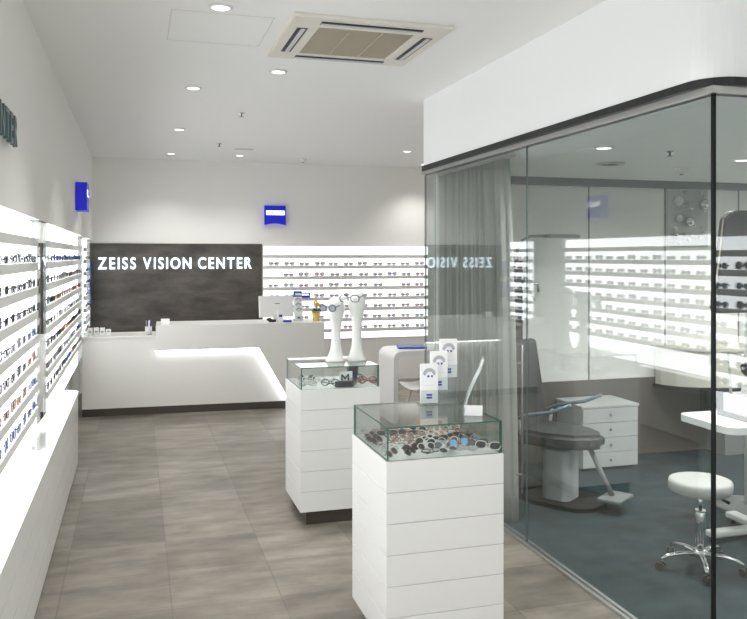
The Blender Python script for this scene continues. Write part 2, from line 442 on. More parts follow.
# mirror strip between the two left units
mi = thing('wall_mirror', 'narrow upright mirror between the two left shelf units', 'mirror', (-.548, 5.19, .594), R(-.94))
obj('mirror_glass', B(-.008, 0, -.215, .215, 0, 1.31), M['mirror'], mi)
obj('backing', B(-.12, -.009, -.215, .215, 0, 1.31), M['white'], mi)

# ------------------------------------------------------------------ sign panel and lettering on the back wall
pnl = obj('wall_panel', B(-.60, 1.585, WB-.03, WB, 0, 1.865), M['panel']); tag(pnl, 'dark brown stone-look panel on the back wall behind the counter', 'wall panel')
sg = thing('wall_lettering', 'pale glowing ZEISS VISION CENTER letters on the dark panel', 'sign', (-.46, WB-.03, 1.545))
glyphs('ZEISS VISION CENTER', .205, .009, M['letter'], sg, Matrix.Translation((0, -.018, 0)) @ Matrix.Rotation(PI/2, 4, 'X'), bev=.0022, target=1.905)
sg2 = thing('wall_lettering', 'dark teal raised letters ending in NTER high on left wall', 'sign', (-.52, 1.86, 2.175))
glyphs('ZEISS VISION CENTER', .175, .009, M['letd'], sg2, Matrix.Translation((.018, 0, 0)) @ Matrix.Rotation(PI/2, 4, 'Z') @ Matrix.Rotation(PI/2, 4, 'X'), bev=.0025, target=1.90)

def blue_sign(label, loc, rz, w=.28, h=.255, d=.05):
    s = thing('blue_sign', label, 'sign', loc, rz, 'small blue logo signs')
    P = [(-w/2, h/2), (-w/2, -h/2)] + [(-w/2+w*i/12, -h/2+.022*math.sin(PI*i/12)) for i in range(1, 12)] + [(w/2, -h/2), (w/2, h/2)]
    bm = bmesh.new(); prism(bm, P, -d, 0, 'y'); obj('board', bm, M['blue'], s)
    obj('text_band', B(-w*.43, w*.44, -d-.003, -d-.0005, .005, .062), M['bluew'], s, label='white band across the board')
    glyphs('ZEISS', .062, .001, M['blue'], s, Matrix.Translation((-w*.40, -d-.005, .013)) @ Matrix.Rotation(PI/2, 4, 'X'), target=w*.80, bev=.001)
    return s
blue_sign('small square blue ZEISS sign high on the back wall', (1.756, WB-.012, 2.243), 0)
blue_sign('small blue ZEISS sign box mounted high on the left wall', (-.529, 7.82, 2.245), PI/2, d=.10)

# brochure racks on left wall near the corner
for z, lb in ((1.42, 'upper blue brochure rack on left wall beside the dark panel'), (1.13, 'lower blue brochure rack on left wall beside the dark panel'), (.86, 'white leaflet rack at counter height in the left corner')):
    rk = thing('brochure_rack', lb, 'brochure rack', (-.60, 10.32, z), PI/2, 'brochure racks in the left corner')
    obj('back_plate', B(-.12, .12, -.012, .079, 0, .24), M['white'], rk)
    obj('pocket', B(-.12, .12, -.075, -.066, 0, .10), M['acry'], rk)
    obj('pocket_floor', B(-.12, .12, -.075, -.012, -.004, 0), M['acry'], rk)
    for k in (-1, 1):
        b_ = obj('brochure', B(k*.06-.052, k*.06+.052, -.06, -.02, .001, .215), M['bluep'] if z > 1 else M['paper'], None)
        b_.location = (-.60, 10.32, z); b_.rotation_euler.z = PI/2
        tag(b_, ('blue' if z > 1 else 'white') + ' brochures in the %s corner rack, %s stack' % ({1.42: 'upper', 1.13: 'middle', .86: 'lowest'}[z], 'far' if k > 0 else 'near'), 'brochure', 'brochures in the corner racks')

# ------------------------------------------------------------------ reception counter
ct = thing('reception_counter', 'long pale reception counter with diagonal light line in front of dark panel', 'counter', (-.552, 8.955, 0), R(-2.2))
def sh(P, dx=.552): return [(x+dx, z) for x, z in P]
bm = bmesh.new(); prism(bm, sh([(-.552, .085), (1.70, .085), (1.36, .69), (.20, .69), (.20, .828), (-.552, .828)]), 0, .50, 'y'); obj('lower_body', bm, M['counter'], ct)
bm = bmesh.new(); prism(bm, sh([(.20, .96), (.20, .694), (1.30, .694), (1.645, .085), (2.03, .085), (2.03, .96)]), -.075, .51, 'y'); obj('upper_body', bm, M['counter'], ct)
obj('low_top', B(.002, .751, -.012, .50, .829, .85, bev=.003), M['counter'], ct)
obj('plinth', B(.0, 2.53, .03, .48, 0, .085), M['plinth'], ct)
bm = bmesh.new(); box(bm, .752, 1.85, -.060, -.035, .682, .6935)
a = Vector((1.852, 0, .684)); b = Vector((2.185, 0, .095)); d_ = (b-a); n_ = Vector((-d_.z, 0, d_.x)).normalized()*.012
if n_.x > 0: n_ = -n_
vs = [bm.verts.new((p.x+q.x, y, p.z+q.z)) for y in (-.060, -.035) for p, q in ((a, n_*0), (b, n_*0), (b, n_), (a, n_))]
for f in ((0, 1, 2, 3), (7, 6, 5, 4), (0, 4, 5, 1), (1, 5, 6, 2), (2, 6, 7, 3), (3, 7, 4, 0)): bm.faces.new([vs[i] for i in f])
obj('light_strip', bm, M['led'], ct, label='white glowing light line')
def cpt(x, dy, z=.9605):   # point on the counter, dy behind its front
    y = 8.955 - (x+.552)*math.tan(R(2.2)) + dy
    return (x, y, z)

# things on the counter
mon = thing('computer_monitor', 'white computer monitor with its back turned, on the reception counter', 'monitor', cpt(1.56, .36), R(8))
bm = bmesh.new(); box(bm, -.205, .205, -.012, .018, .035, .285, bev=.006, M4=Matrix.Rotation(R(-6), 4, 'X')); obj('screen_housing', bm, M['white'], mon)
obj('stand', B(-.03, .03, .02, .04, 0, .12), M['white'], mon)
obj('foot', B(-.10, .10, -.03, .13, 0, .010, bev=.003), M['white'], mon)
obj('rear_logo', B(-.03, .03, -.034, -.031, .19, .20), M['grey'], mon)
def leaflet_holder(name, label, loc, rz, tiers, w, h, sh_=0.):
    hd = thing(name, label, 'brochure holder', loc, rz)
    for k in range(tiers):
        y = .028*k; z = .055*k; xo = .055*k*sh_
        obj('acrylic_pocket', B(xo-w/2-.004, xo+w/2+.004, y-.008, y-.005, z, z+h*.35), M['acry'], hd)
        obj('acrylic_back', B(xo-w/2-.004, xo+w/2+.004, y+.0245, y+.0265, 0, z+h*.95), M['acry'], hd)
        lf = thing('leaflet_stack', 'white leaflets with a portrait, %s of the %s holder' % (('front pocket', 'middle pocket', 'rear pocket', 'top pocket')[k], 'counter' if 'counter' in label else 'glass case'), 'leaflet', (0, 0, 0))
        Mt = Matrix.Translation(loc) @ Matrix.Rotation(rz, 4, 'Z') @ Matrix.Translation((xo, y, z+.003))
        lf.matrix_world = Mt; lf['group'] = 'leaflets in acrylic holders'
        obj('paper_stack', B(-w/2, w/2, 0, .012, 0, h), M['paper'], lf)
        bm = bmesh.new(); n = 12
        P = [(-.012*0+w*.36*math.cos(PI*i/n), h*.74+w*.34*math.sin(PI*i/n)) for i in range(n+1)] + [(-w*.25, h*.70), (-w*.1, h*.80), (w*.12, h*.80), (w*.27, h*.70)]
        prism(bm, P, -.0012, -.0002, 'y'); obj('portrait_print', bm, M['skinp'], lf)
        bm = bmesh.new(); box(bm, -w*.12, w*.0, -.0012, -.0002, h*.66, h*.71); box(bm, w*.1, w*.2, -.0012, -.0002, h*.66, h*.71); obj('eye_print', bm, M['navy'], lf)
        bm = bmesh.new(); box(bm, -w*.16, w*.16, -.0012, -.0002, h*.185, h*.235); box(bm, -w*.16, w*.16, -.0012, -.0002, h*.115, h*.165); obj('logo_print', bm, M['navy'], lf)
        bm = bmesh.new(); box(bm, -w*.30, w*.30, -.0012, -.0002, h*.44, h*.455); obj('text_print', bm, M['slat'], lf)
    obj('acrylic_base', B(-w/2-.004, w/2+.004+.055*2*sh_, -.008, .028*tiers, -.0035, -.0005), M['acry'], hd)
    return hd
lh = leaflet_holder('leaflet_holder', 'tall tiered leaflet holder on the reception counter beside the monitor', cpt(1.79, .20, .965), 0, 3, .095, .155)
obj('header_card', B(-.05, .05, .07, .08, .258, .335), M['bluep'], lh, label='blue header card'); obj('header_text', B(-.03, .04, .0675, .0695, .285, .31), M['paper'], lh)
cd = thing('display_card', 'small white standing card on the reception counter before the monitor', 'card', cpt(1.565, .12)); obj('board', B(-.035, .035, 0, .02, 0, .13, bev=.002), M['paper'], cd); obj('print', B(-.018, .018, -.0025, -.0005, .055, .08), M['navy'], cd)
bm = bmesh.new(); box(bm, -.04, .04, -.02, .02, 0, .03, bev=.004); sphere(bm, (-.035, 0, .03), .022, sc=(1.4, .8, .9)); o = obj('tape_dispenser', bm, M['black'], None, cpt(1.47, .10)); tag(o, 'small black tape dispenser on the reception counter', 'tape dispenser')
o = obj('card_box', B(-.045, .045, -.025, .025, 0, .022, bev=.002), M['navy'], None, cpt(1.63, .05)); tag(o, 'flat navy blue card box on reception counter front edge', 'box')
o = obj('paper_cube', B(-.045, .045, -.04, .04, 0, .06, bev=.003), M['paper'], None, cpt(.30, .07)); tag(o, 'white note cube at the left end of the raised counter', 'note block')
# flower pot
fp = thing('potted_flower', 'yellow pot with dark leaves and a yellow flower on the counter', 'potted plant', cpt(1.975, .13))
bm = bmesh.new(); lathe(bm, [(.036, 0), (.052, .115), (.050, .115), (.044, .10)], n=20); obj('pot', bm, M['pot'], fp)
bm = bmesh.new(); rf = random.Random(5)
for k in range(34):
    a = rf.uniform(0, 2*PI); L = rf.uniform(.05, .10); e = rf.uniform(.1, .9)
    d1 = Vector((math.cos(a)*math.cos(e), math.sin(a)*math.cos(e), math.sin(e))); s = Vector((-math.sin(a), math.cos(a), 0))*.014
    p0 = Vector((0, 0, .10)); p1 = p0+d1*L*.6; p2 = p0+d1*L-Vector((0, 0, .015))
    v = [bm.verts.new(p) for p in (p0, p1+s, p2, p1-s)]; bm.faces.new(v)
obj('leaves', bm, M['leaf'], fp)
bm = bmesh.new(); tube(bm, [(0, 0, .10), (.004, 0, .16), (-.006, 0, .205)], .0025, 6); obj('flower_stem', bm, M['leaf'], fp)
for k, (x, y, z) in enumerate(((-.006, 0, .21), (.022, .01, .19))):
    bm = bmesh.new()
    for j in range(6): sphere(bm, (x+.016*math.cos(j*PI/3), y-.004, z+.016*math.sin(j*PI/3)), .012, 8, 6, sc=(1, .5, 1))
    obj('blossom', bm, M['petal'], fp)
# pens
ph_ = thing('pen_cup', 'clear cup of pens at the step of the counter', 'pen cup', cpt(.125, .10, .8505))
bm = bmesh.new(); lathe(bm, [(.034, 0), (.036, .09), (.033, .09), (.031, .004)], n=20); obj('cup', bm, M['lgrey'], ph_)
for k, (a, c) in enumerate(((.0, 'navy'), (1.2, 'white'), (2.4, 'navy'), (3.6, 'grey'), (4.8, 'white'))):
    x, y, _ = cpt(.125, .10)
    bm = bmesh.new(); ca, sa = math.cos(a), math.sin(a); tube(bm, [(0, 0, 0), (ca*.022, sa*.022, .15)], .0045, 7)
    o = obj('pen', bm, M[c], None, (x+ca*.008, y+sa*.008, .856)); tag(o, {'navy': 'navy blue', 'white': 'white', 'grey': 'grey'}[c]+' pen standing in the counter cup, leaning %s' % ('right', 'back', 'left and back', 'left', 'forward')[k], 'pen', 'pens in the counter cup')
for k in range(4):
    cc = thing('card_holder', 'small white card holder at the left end of the counter, %s of four' % ('leftmost', 'second from left', 'third from left', 'rightmost')[k], 'card holder', cpt(-.475+.062*k, .10+.03*(k % 2), .8505), R(8*(k % 2)), 'card holders on the low counter')
    obj('holder', B(-.025, .025, 0, .03, 0, .085-.02*(k == 3)), M['paper'], cc); obj('card_print', B(-.014, .012, -.0025, -.0005, .035, .05), M['grey'], cc)
# small sign on the back display
o = thing('shelf_sign', 'tiny blue ZEISS plate on back display shelf above the flower', 'sign', (2.15, WB-.083, 1.255+.583-.115-.1425*4+.001))
obj('plate', B(-.07, .07, 0, .01, 0, .065), M['blue'], o); glyphs('ZEISS', .032, .0005, M['bluew'], o, Matrix.Translation((-.05, -.002, .028)) @ Matrix.Rotation(PI/2, 4, 'X'), target=.10, bev=.001)

# ------------------------------------------------------------------ glass display cases
def case(label, x0, x1, y0, y1, group=None):
    c = thing('display_case', label, 'display case', (x0, y0, 0), 0, group); w, d = x1-x0, y1-y0
    n = 6; hh = (.86-.09)/n
    for k in range(n):
        obj('plank', B(0, w, 0, d, .09+hh*k+.0015, .09+hh*(k+1)-.0015, bev=.0015), M['lacq'], c)
    obj('core', B(.004, w-.004, .004, d-.004, .092, .857), M['lacqg'], c)
    obj('plinth', B(.045, w-.045, .045, d-.045, 0, .09), M['plinth'], c)
    t = .008; a, b = .861, .994; q = .006
    G = dict(parent=c, g='cglass', e='edge', st=False)
    gp('glass_front', q, w-q, q, q+t, a, b, **G); gp('glass_back', q, w-q, d-q-t, d-q, a, b, **G)
    gp('glass_side', q, q+t, q+t+.0005, d-q-t-.0005, a, b, **G); gp('glass_side', w-q-t, w-q, q+t+.0005, d-q-t-.0005, a, b, **G)
    gp('glass_top', q, w-q, q, d-q, b+.0005, 1.0, **G)
    return c
case('nearest white plank pedestal case with glass top full of sunglasses', .978, 1.502, 3.115, 3.655)
case('farther white plank pedestal case carrying the two white head stands', .985, 1.508, 4.94, 5.46)

rs = random.Random(21)
cols = ['black', 'tortoise', 'brown', 'clear', 'grey', 'silver', 'silver', 'clear', 'clear']
lens = ['smoke', 'amber', 'clear', 'smoke', 'pink', 'greyl', 'clear', 'amber', 'smoke', 'clear', 'clear', 'smoke']
for r_ in range(8):
    for k in range(6):
        x = 1.035+.080*k+rs.uniform(-.010, .010); y = 3.160+.060*r_+rs.uniform(-.01, .01)
        i = rs.randrange(len(cols)); j = rs.randrange(len(lens)); nm = {'clear': 'clear pink', 'tortoise': 'tortoiseshell'}.get(cols[i], cols[i])
        if (r_, k) == (1, 4): j = 12
        ln = {'clear': 'clear', 'smoke': 'black', 'amber': 'amber', 'greyl': 'grey', 'pink': 'rose', 'bluel': 'blue'}[(lens+['bluel'])[j]]
        spectacles('sunglasses', 'sunglasses', '%s sunglasses with %s lenses in nearest case, %s row from front, %s from left' % (nm, ln, ORD[r_], ORD[k]), 'sunglasses in the nearest glass case',
                   rs.choice(['big', 'oval', 'rnd', 'rect']), cols[i], (x, y, .872), rs.uniform(-.9, .9), lens=(lens+['bluel'])[j], fold=True, tilt=rs.uniform(-1.1, -.45), sc=rs.uniform(.66, .84), th=.0028)
for k, (x, y, c, l) in enumerate(((1.05, 5.02, 'silver', 'clear'), (1.10, 5.12, 'clear', 'clear'), (1.19, 4.99, 'black', 'clear'), (1.38, 5.0, 'tortoise', 'clear'), (1.45, 5.03, 'red', 'clear'), (1.08, 5.22, 'silver', 'greyl'), (1.2, 5.12, 'clear', 'clear'), (1.40, 5.15, 'navy', 'clear'))):
    spectacles('sunglasses', 'glasses', '%s glasses in the farther glass case, %s' % ({'clear': 'clear pink', 'tortoise': 'tortoiseshell'}.get(c, c), ('front left', 'mid left', 'front centre', 'front right', 'right corner', 'rear left', 'centre', 'rear right')[k]), 'glasses in the farther case', rs.choice(['big', 'rnd', 'rect']), c, (x, y, .870), rs.uniform(-.4, .4), lens=l, fold=True, tilt=-.5, th=.003)
bm = bmesh.new(); prism(bm, rrect(-.062, .062, -.022, .022, .02, 5), 0, .035)
o = obj('spectacle_case', bm, M['black'], None, (1.285, 4.995, .862)); tag(o, 'closed black glasses case lying inside the farther glass case', 'glasses case')
bm = bmesh.new(); prism(bm, rrect(-.08, .08, -.03, .03, .025, 5), 0, .055)
o = obj('spectacle_case', bm, M['tan'], None, (1.36, 3.61, .862)); o.scale = (1, .6, 1); tag(o, 'tan leather glasses case at the back of the nearest glass case', 'glasses case')
cdm = thing('letter_card', 'white card with a large black M inside the farther case', 'card', (1.315, 5.07, .862), R(10))
bm = bmesh.new(); box(bm, -.045, .045, 0, .006, 0, .085); obj('card', bm, M['paper'], cdm)
glyphs('M', .085, .0006, M['black'], cdm, Matrix.Translation((-.035, -.003, .012)) @ Matrix.Rotation(PI/2, 4, 'X'), name='letter')
bm = bmesh.new(); box(bm, -.03, .03, -.03, .03, 0, .115, bev=.002); o = obj('display_block', bm, M['black'], None, (1.40, 5.24, .862)); tag(o, 'black square block inside the farther case under the taller head stand', 'display block')

# head stands
def head(label, x, y, h, rz, lean):
    s = thing('head_stand', label, 'head stand', (x, y, 1.0005), rz, 'white sculptural head stands')
    prof = [(0, .068, .060), (.02, .066, .058), (.08, .050, .046), (.18, .036, .034), (.30, .030, .029), (.42, .029, .029), (.55, .033, .033), (.66, .043, .044), (.76, .053, .056), (.85, .057, .060), (.92, .052, .055), (.97, .038, .040), (1.0, .012, .012)]
    bm = bmesh.new(); rr = []
    for t, a, b in prof:
        ring = []
        for i in range(28):
            th_ = 2*PI*i/28; c, sn = math.cos(th_), math.sin(th_); pw = 2/2.6
            ring.append((a*abs(c)**pw*(1 if c > 0 else -1)+lean*math.sin(t*PI), b*abs(sn)**pw*(1 if sn > 0 else -1), t*h))
        rr.append(ring)
    rings(bm, rr)
    bm2 = bm; obj('bust', bm2, M['sculpt'], s)
    return s
head('shorter white ceramic head stand, left one on the farther glass case', 1.276, 5.20, .43, 0, .004)
head('taller white ceramic head stand, right one on the farther glass case', 1.422, 5.20, .475, R(10), .002)
spectacles('spectacles', 'glasses', 'navy round glasses worn by the shorter white head stand', 'glasses worn by the head stands', 'rnd', 'navy', (1.205, 5.125, 1.335), R(-35), lens='smoke', tilt=.12, th=.0035)
spectacles('spectacles', 'glasses', 'black oval glasses worn by the taller white head stand', 'glasses worn by the head stands', 'big', 'black', (1.352, 5.120, 1.395), R(-35), lens='clear', tilt=.15, th=.003)

# leaflet holder and acrylic price stand on the near case
leaflet_holder('leaflet_holder', 'three-tier clear holder with white leaflets on nearest glass case', (1.325, 3.545, 1.005), R(-6), 3, .085, .185, 1.)
ac = thing('acrylic_stand', 'leaning clear acrylic sheet stand on nearest glass case', 'display stand', (1.372, 3.25, 1.001), R(-22))
bm = bmesh.new(); rings(bm, [[(x, y, z) for x, y, z in ((px_, 0, pz), (px_+.004, 0, pz+.0), (px_+.004, .15, pz), (px_, .15, pz))] for px_, pz in ((0, 0), (.006, .03), (.02, .08), (.045, .14), (.075, .20), (.09, .245))], smooth=False)
obj('acrylic_sheet', bm, [M['acry']], ac)
bm = bmesh.new(); tube(bm, [(.002, -.001, 0), (.008, -.001, .03), (.022, -.001, .08), (.047, -.001, .14), (.077, -.001, .20), (.092, -.001, .245)], .0015, 5); obj('sheet_edge', bm, M['pedge'], ac)
obj('card_base', B(.006, .085, .01, .014, 0, .045), M['paper'], ac)

# ------------------------------------------------------------------ waterfall table, chair, brochure
tb = thing('side_table', 'white waterfall table with rounded edges near the back wall', 'table', (2.50, 7.72, 0))
w, d, hh = 1.0, .52, .735
def wf(x0, x1, z1, r, n=7):
    return [(x0, 0)] + [(x0+r-r*math.cos(R(90*i/n)), z1-r+r*math.sin(R(90*i/n))) for i in range(n+1)] + [(x1-r+r*math.sin(R(90*i/n)), z1-r+r*math.cos(R(90*i/n))) for i in range(n+1)] + [(x1, 0)]
P = wf(0, w, hh, .09) + wf(.05, w-.05, hh-.05, .045)[::-1]
bm = bmesh.new(); A = [bm.verts.new((x, 0, z)) for x, z in P]; Bv = [bm.verts.new((x, d, z)) for x, z in P]; n = len(P); hf = n//2
for i in range(n):
    f = bm.faces.new((A[i], A[(i+1) % n], Bv[(i+1) % n], Bv[i])); f.smooth = False
for i in range(hf-1):
    bm.faces.new((A[i], A[n-1-i], A[n-2-i], A[i+1])); bm.faces.new((Bv[i], Bv[i+1], Bv[n-2-i], Bv[n-1-i]))
obj('waterfall_top', bm, M['white'], tb)
bk = thing('catalogue', 'blue catalogue lying on the white waterfall table', 'book', (2.62, 7.92, hh+.001), R(-12))
obj('cover', B(0, .30, 0, .21, 0, .018, bev=.002), M['bluep'], bk); obj('pages', B(.004, .302, .004, .207, .003, .015), M['paper'], bk)
# chair: white shell on thin crossed legs, facing the table
ch = thing('shell_chair', 'white shell chair on thin metal legs beside waterfall table', 'chair', (2.76, 7.44, 0), R(-72))
ch.scale = (.9, .9, .9)
bm = bmesh.new()
def seat_pt(u, v):     # u 0..1 across, v 0..1 front->top of back
    x = (u-.5)*.46*(1-.10*abs(v-.5)); a = v*2
    if v < .5: y = -.22+.40*v*2*.95; z = .45-.02*math.sin(v*2*PI) + .05*(2*u-1)**2
    else:
        t = (v-.5)*2; y = .16+.08*math.sin(t*PI/2)+.03*t - .10*(2*u-1)**2*t; z = .45+.36*t**1.3+.05*(2*u-1)**2*(1-t)-.05*(2*u-1)**4*t
    return (x, y, z)
g = [[bm.verts.new(seat_pt(i/12, j/16)) for i in range(13)] for j in range(17)]
for j in range(16):
    for i in range(12):
        f = bm.faces.new((g[j][i], g[j][i+1], g[j+1][i+1], g[j+1][i])); f.smooth = True
o = obj('seat_shell', bm, M['white'], ch); md = o.modifiers.new('s', 'SOLIDIFY'); md.thickness = .018; md.offset = 0
for sx in (-1, 1):
    for sy in (-1, 1):
        bm = bmesh.new(); tube(bm, [(sx*.13, sy*.10-.01, .43), (sx*.24, sy*.22-.01, .006)], .009, 8); obj('leg', bm, M['alu'], ch)
bm = bmesh.new(); box(bm, -.14, .14, -.12, .10, .415, .43); obj('seat_mount', bm, M['alu'], ch)

# ------------------------------------------------------------------ ceiling fittings
def downlight(x, y, z, lb, power=22, size=.048, tiltx=0, cone=115, grp='shop ceiling downlights'):
    t = thing('ceiling_downlight', lb, 'ceiling light', (x, y, z), 0, grp)
    bm = bmesh.new(); lathe(bm, [(size*1.25, -.001), (size*1.25, -.006), (size*.95, -.010), (size*.92, -.002)], n=28); obj('trim_ring', bm, M['baffle'], t)
    bm = bmesh.new(); lathe(bm, [(size*.9, -.0025), (size*.9, -.0085), (size*.6, -.0105)], n=24); obj('lamp_lens', bm, M['lamp'], t)
    l = bpy.data.lights.new('downlight_beam', 'SPOT'); l.energy = power; l.spot_size = R(cone); l.spot_blend = 1; l.shadow_soft_size = .06; l.color = (1, .985, .955)
    lo = bpy.data.objects.new('downlight_beam', l); COL.objects.link(lo); lo.parent = t; lo.location = (0, 0, -.02)
    return t
DL = [(.40, 4.02, 'nearest round downlight in the left ceiling row, top of photo'), (.40, 6.0, 'second round downlight in the left ceiling row'), (.40, 8.0, 'third downlight in the left ceiling row'), (.40, 9.9, 'last downlight of the left ceiling row by the back wall'),
      (.91, 5.31, 'round downlight on its own beyond the ceiling cassette'), (1.21, 9.85, 'downlight before the blue sign on the back wall'),
      (3.05, 8.90, 'downlight above the white waterfall table'), (3.70, 10.1, 'far right downlight near the back wall beside soffit')]
DLP = 48
for x, y, lb in DL: downlight(x, y, H, lb, power=DLP*(.6 if y > 9.8 else 1))
for x, y in ((.4, 2.0), (.4, 0), (1.6, 2.6), (1.6, .6), (3.0, .6)):
    downlight(x, y, H, 'ceiling downlight over the shop entrance nearest the viewer', power=DLP, grp='downlights over the shop entrance')
downlight(4.6, 8.4, H, 'ceiling downlight hidden behind the soffit above the back shop area', power=DLP)
downlight(2.67, 4.18, HG+.012, 'left downlight in the consulting room ceiling behind the glass', 60, grp='consulting room downlights', cone=165)
for x, y, lb in ((3.2, 3.15, 'near right downlight in the consulting room ceiling'), (3.9, 4.45, 'middle downlight added to light the consulting room evenly'), (5.1, 4.6, 'far right downlight added to light the consulting room evenly'), (5.0, 3.3, 'added right downlight near the front glass of the consulting room')):  # middle, far right and front-glass lamps are added to spread light evenly
    downlight(x, y, HG+.012, lb, 60, grp='consulting room downlights', cone=165)
t = thing('round_vent', 'dark-centred round ceiling vent in the consulting room', 'ceiling vent', (3.18, 4.90, HG+.012)); bm = bmesh.new(); lathe(bm, [(.10, 0), (.10, -.008), (.07, -.012), (.065, -.003)], n=24); obj('ring', bm, M['lgrey'], t); bm = bmesh.new(); lathe(bm, [(.062, -.003), (.062, -.007)], n=20); obj('core', bm, M['dark'], t)
def detector(x, y, z, lb, r=.05):
    t = thing('smoke_detector', lb, 'smoke detector', (x, y, z)); bm = bmesh.new(); lathe(bm, [(r, 0), (r, -.012), (r*.8, -.035), (r*.4, -.042)], n=24); obj('housing', bm, M['white'], t)
    bm = bmesh.new(); lathe(bm, [(r*.3, -.0425), (r*.3, -.05)], n=16); obj('sensor', bm, M['grey'], t)
def sprinkler(x, y, z, lb):
    t = thing('sprinkler_head', lb, 'sprinkler', (x, y, z)); bm = bmesh.new(); lathe(bm, [(.03, 0), (.028, -.006), (.008, -.008), (.007, -.03)], n=16); obj('rosette', bm, M['chrome'], t)
    bm = bmesh.new(); lathe(bm, [(.018, -.0305), (.018, -.034)], n=14); obj('deflector', bm, M['grey'], t)
detector(2.03, 10.0, H, 'white smoke detector on the ceiling near the back wall')
detector(3.86, 5.02, HG+.012, 'white smoke detector on the consulting room ceiling')
sprinkler(.87, 6.95, H, 'small sprinkler head in the middle of the shop ceiling')
sprinkler(.87, 8.9, H, 'farther small sprinkler head on shop ceiling')
sprinkler(3.16, 4.22, HG+.0125, 'sprinkler head on the consulting room ceiling')
t = thing('ceiling_vent', 'short pale slot vent in the ceiling before the back wall', 'ceiling vent', (1.19, 9.27, H)); obj('frame', B(-.10, .10, -.03, .03, -.006, 0), M['lgrey'], t)
bm = bmesh.new()
for a in ((.166, .172, 4.13, 4.72), (.166, .69, 4.715, 4.72), (.684, .69, 4.13, 4.72), (.166, .69, 4.13, 4.135)): box(bm, a[0], a[1], a[2], a[3], H-.002, H)
o = obj('access_panel', bm, M['slat']); tag(o, 'thin square outline of a hatch in the ceiling beside the cassette', 'ceiling hatch')
# air-conditioning cassette
ac = thing('ceiling_cassette', 'square cream air-conditioning cassette with beige grille in the ceiling', 'air conditioner', (1.203, 4.435, H))
S = .435; bm = bmesh.new()
box(bm, -S, S, -S, -.27, -.022, 0, bev=.004); box(bm, -S, S, .29, S, -.022, 0, bev=.004); box(bm, -S, -.27, -.27, .29, -.022, 0, bev=.004); box(bm, .27, S, -.27, .29, -.022, 0, bev=.004)
obj('panel_frame', bm, M['cream'], ac)
bm = bmesh.new(); box(bm, -.27, .27, -.27, .29, -.016, -.002)
for k in range(40):
    y = -.262+.0138*k; box(bm, -.262, .262, y, y+.004, -.021, -.0161)
for x in (-.09, .09): box(bm, x-.004, x+.004, -.265, .285, -.0225, -.0161)
obj('intake_grille', bm, M['grille'], ac)
for k, (cx, cy, lx, ly) in enumerate(((0, -.355, .28, .028), (0, .365, .28, .028), (-.355, .01, .028, .25), (.355, .01, .028, .25))):
    lv = obj('air_outlet', B(cx-lx, cx+lx, cy-ly, cy+ly, -.0255, -.0225), M['dark'], ac, label='dark outlet slot')
    bm = bmesh.new()
    if lx > ly: box(bm, cx-lx, cx+lx, cy-.008, cy+.016, -.030, -.026)
    else: box(bm, cx-.008, cx+.016, cy-ly, cy+ly, -.030, -.026)
    obj('flap', bm, M['lgrey'], lv)

# ------------------------------------------------------------------ consulting room
# stool
st = thing('rolling_stool', 'round white swivel stool on chrome five-star base, front right', 'stool', (2.935, 3.66, .006)); st.scale = (.93, .93, .90)
bm = bmesh.new(); lathe(bm, [(.12, .462), (.168, .466), (.176, .478), (.178, .520), (.172, .536), (.15, .543), (.05, .546)], n=40); obj('seat', bm, M['leather'], st)
bm = bmesh.new(); lathe(bm, [(.10, .450), (.11, .456), (.11, .461)], n=24); obj('seat_plate', bm, M['dark'], st)
bm = bmesh.new(); lathe(bm, [(.028, .10), (.028, .34), (.024, .35)], n=18); obj('cylinder', bm, M['chrome'], st)
bm = bmesh.new(); lathe(bm, [(.011, .345), (.011, .455)], n=12); lathe(bm, [(.03, .346), (.03, .356)], n=18); obj('piston', bm, M['chrome'], st)
bm = bmesh.new(); tube(bm, [(.02, -.02, .44), (.10, -.05, .425), (.15, -.06, .40)], [.005, .005, .011], 8); obj('lever', bm, M['black'], st)
bm = bmesh.new(); lathe(bm, [(.045, .075), (.045, .105), (.03, .125)], n=20); obj('hub', bm, M['chrome'], st)
for a in (168, 240, 312, 24, 96):
    c, s = math.cos(R(a)), math.sin(R(a)); bm = bmesh.new()
    tube(bm, [(c*.03, s*.03, .092), (c*.12, s*.12, .098), (c*.20, s*.20, .085), (c*.235, s*.235, .065)], [.020, .017, .014, .012], 10, flat=.75); lg = obj('leg', bm, M['chrome'], st)
    for q in (-1, 1):
        bm = bmesh.new(); ang = R(a+40); ax = Vector((math.cos(ang), math.sin(ang), 0)); p = Vector((c*.238, s*.238, .025))
        tube(bm, [p+ax*q*.006, p+ax*q*.022], .0245, 18); obj('caster_wheel', bm, M['black'], lg)
# examination chair
ec = thing('examination_chair', 'dark grey examination chair with white column behind the glass', 'examination chair', (2.84, 4.93, .006), R(-55))
bm = bmesh.new(); prism(bm, rrect(-.27, .27, -.20, .22, .16, 8), 0, .028); obj('floor_plate', bm, M['dark'], ec)
bm = bmesh.new(); prism(bm, rrect(-.13, .07, -.11, .11, .05, 6), .03, .37, smooth=False); obj('column', bm, M['lgrey'], ec)
bm = bmesh.new(); prism(bm, [(-.30, -.21), (0, -.22), (.15, -.17), (.25, -.08), (.29, 0), (.25, .08), (.15, .17), (0, .22), (-.30, .21)], .40, .50)
bmesh.ops.bevel(bm, geom=bm.edges[:], offset=.03, segments=3, affect='EDGES'); obj('seat', bm, M['dgrey'], ec)
bm = bmesh.new(); box(bm, -.05, .05, -.21, .21, 0, .66, bev=.035, M4=Matrix.Translation((-.26, 0, .44)) @ Matrix.Rotation(R(-9), 4, 'Y')); obj('backrest', bm, M['dgrey'], ec)
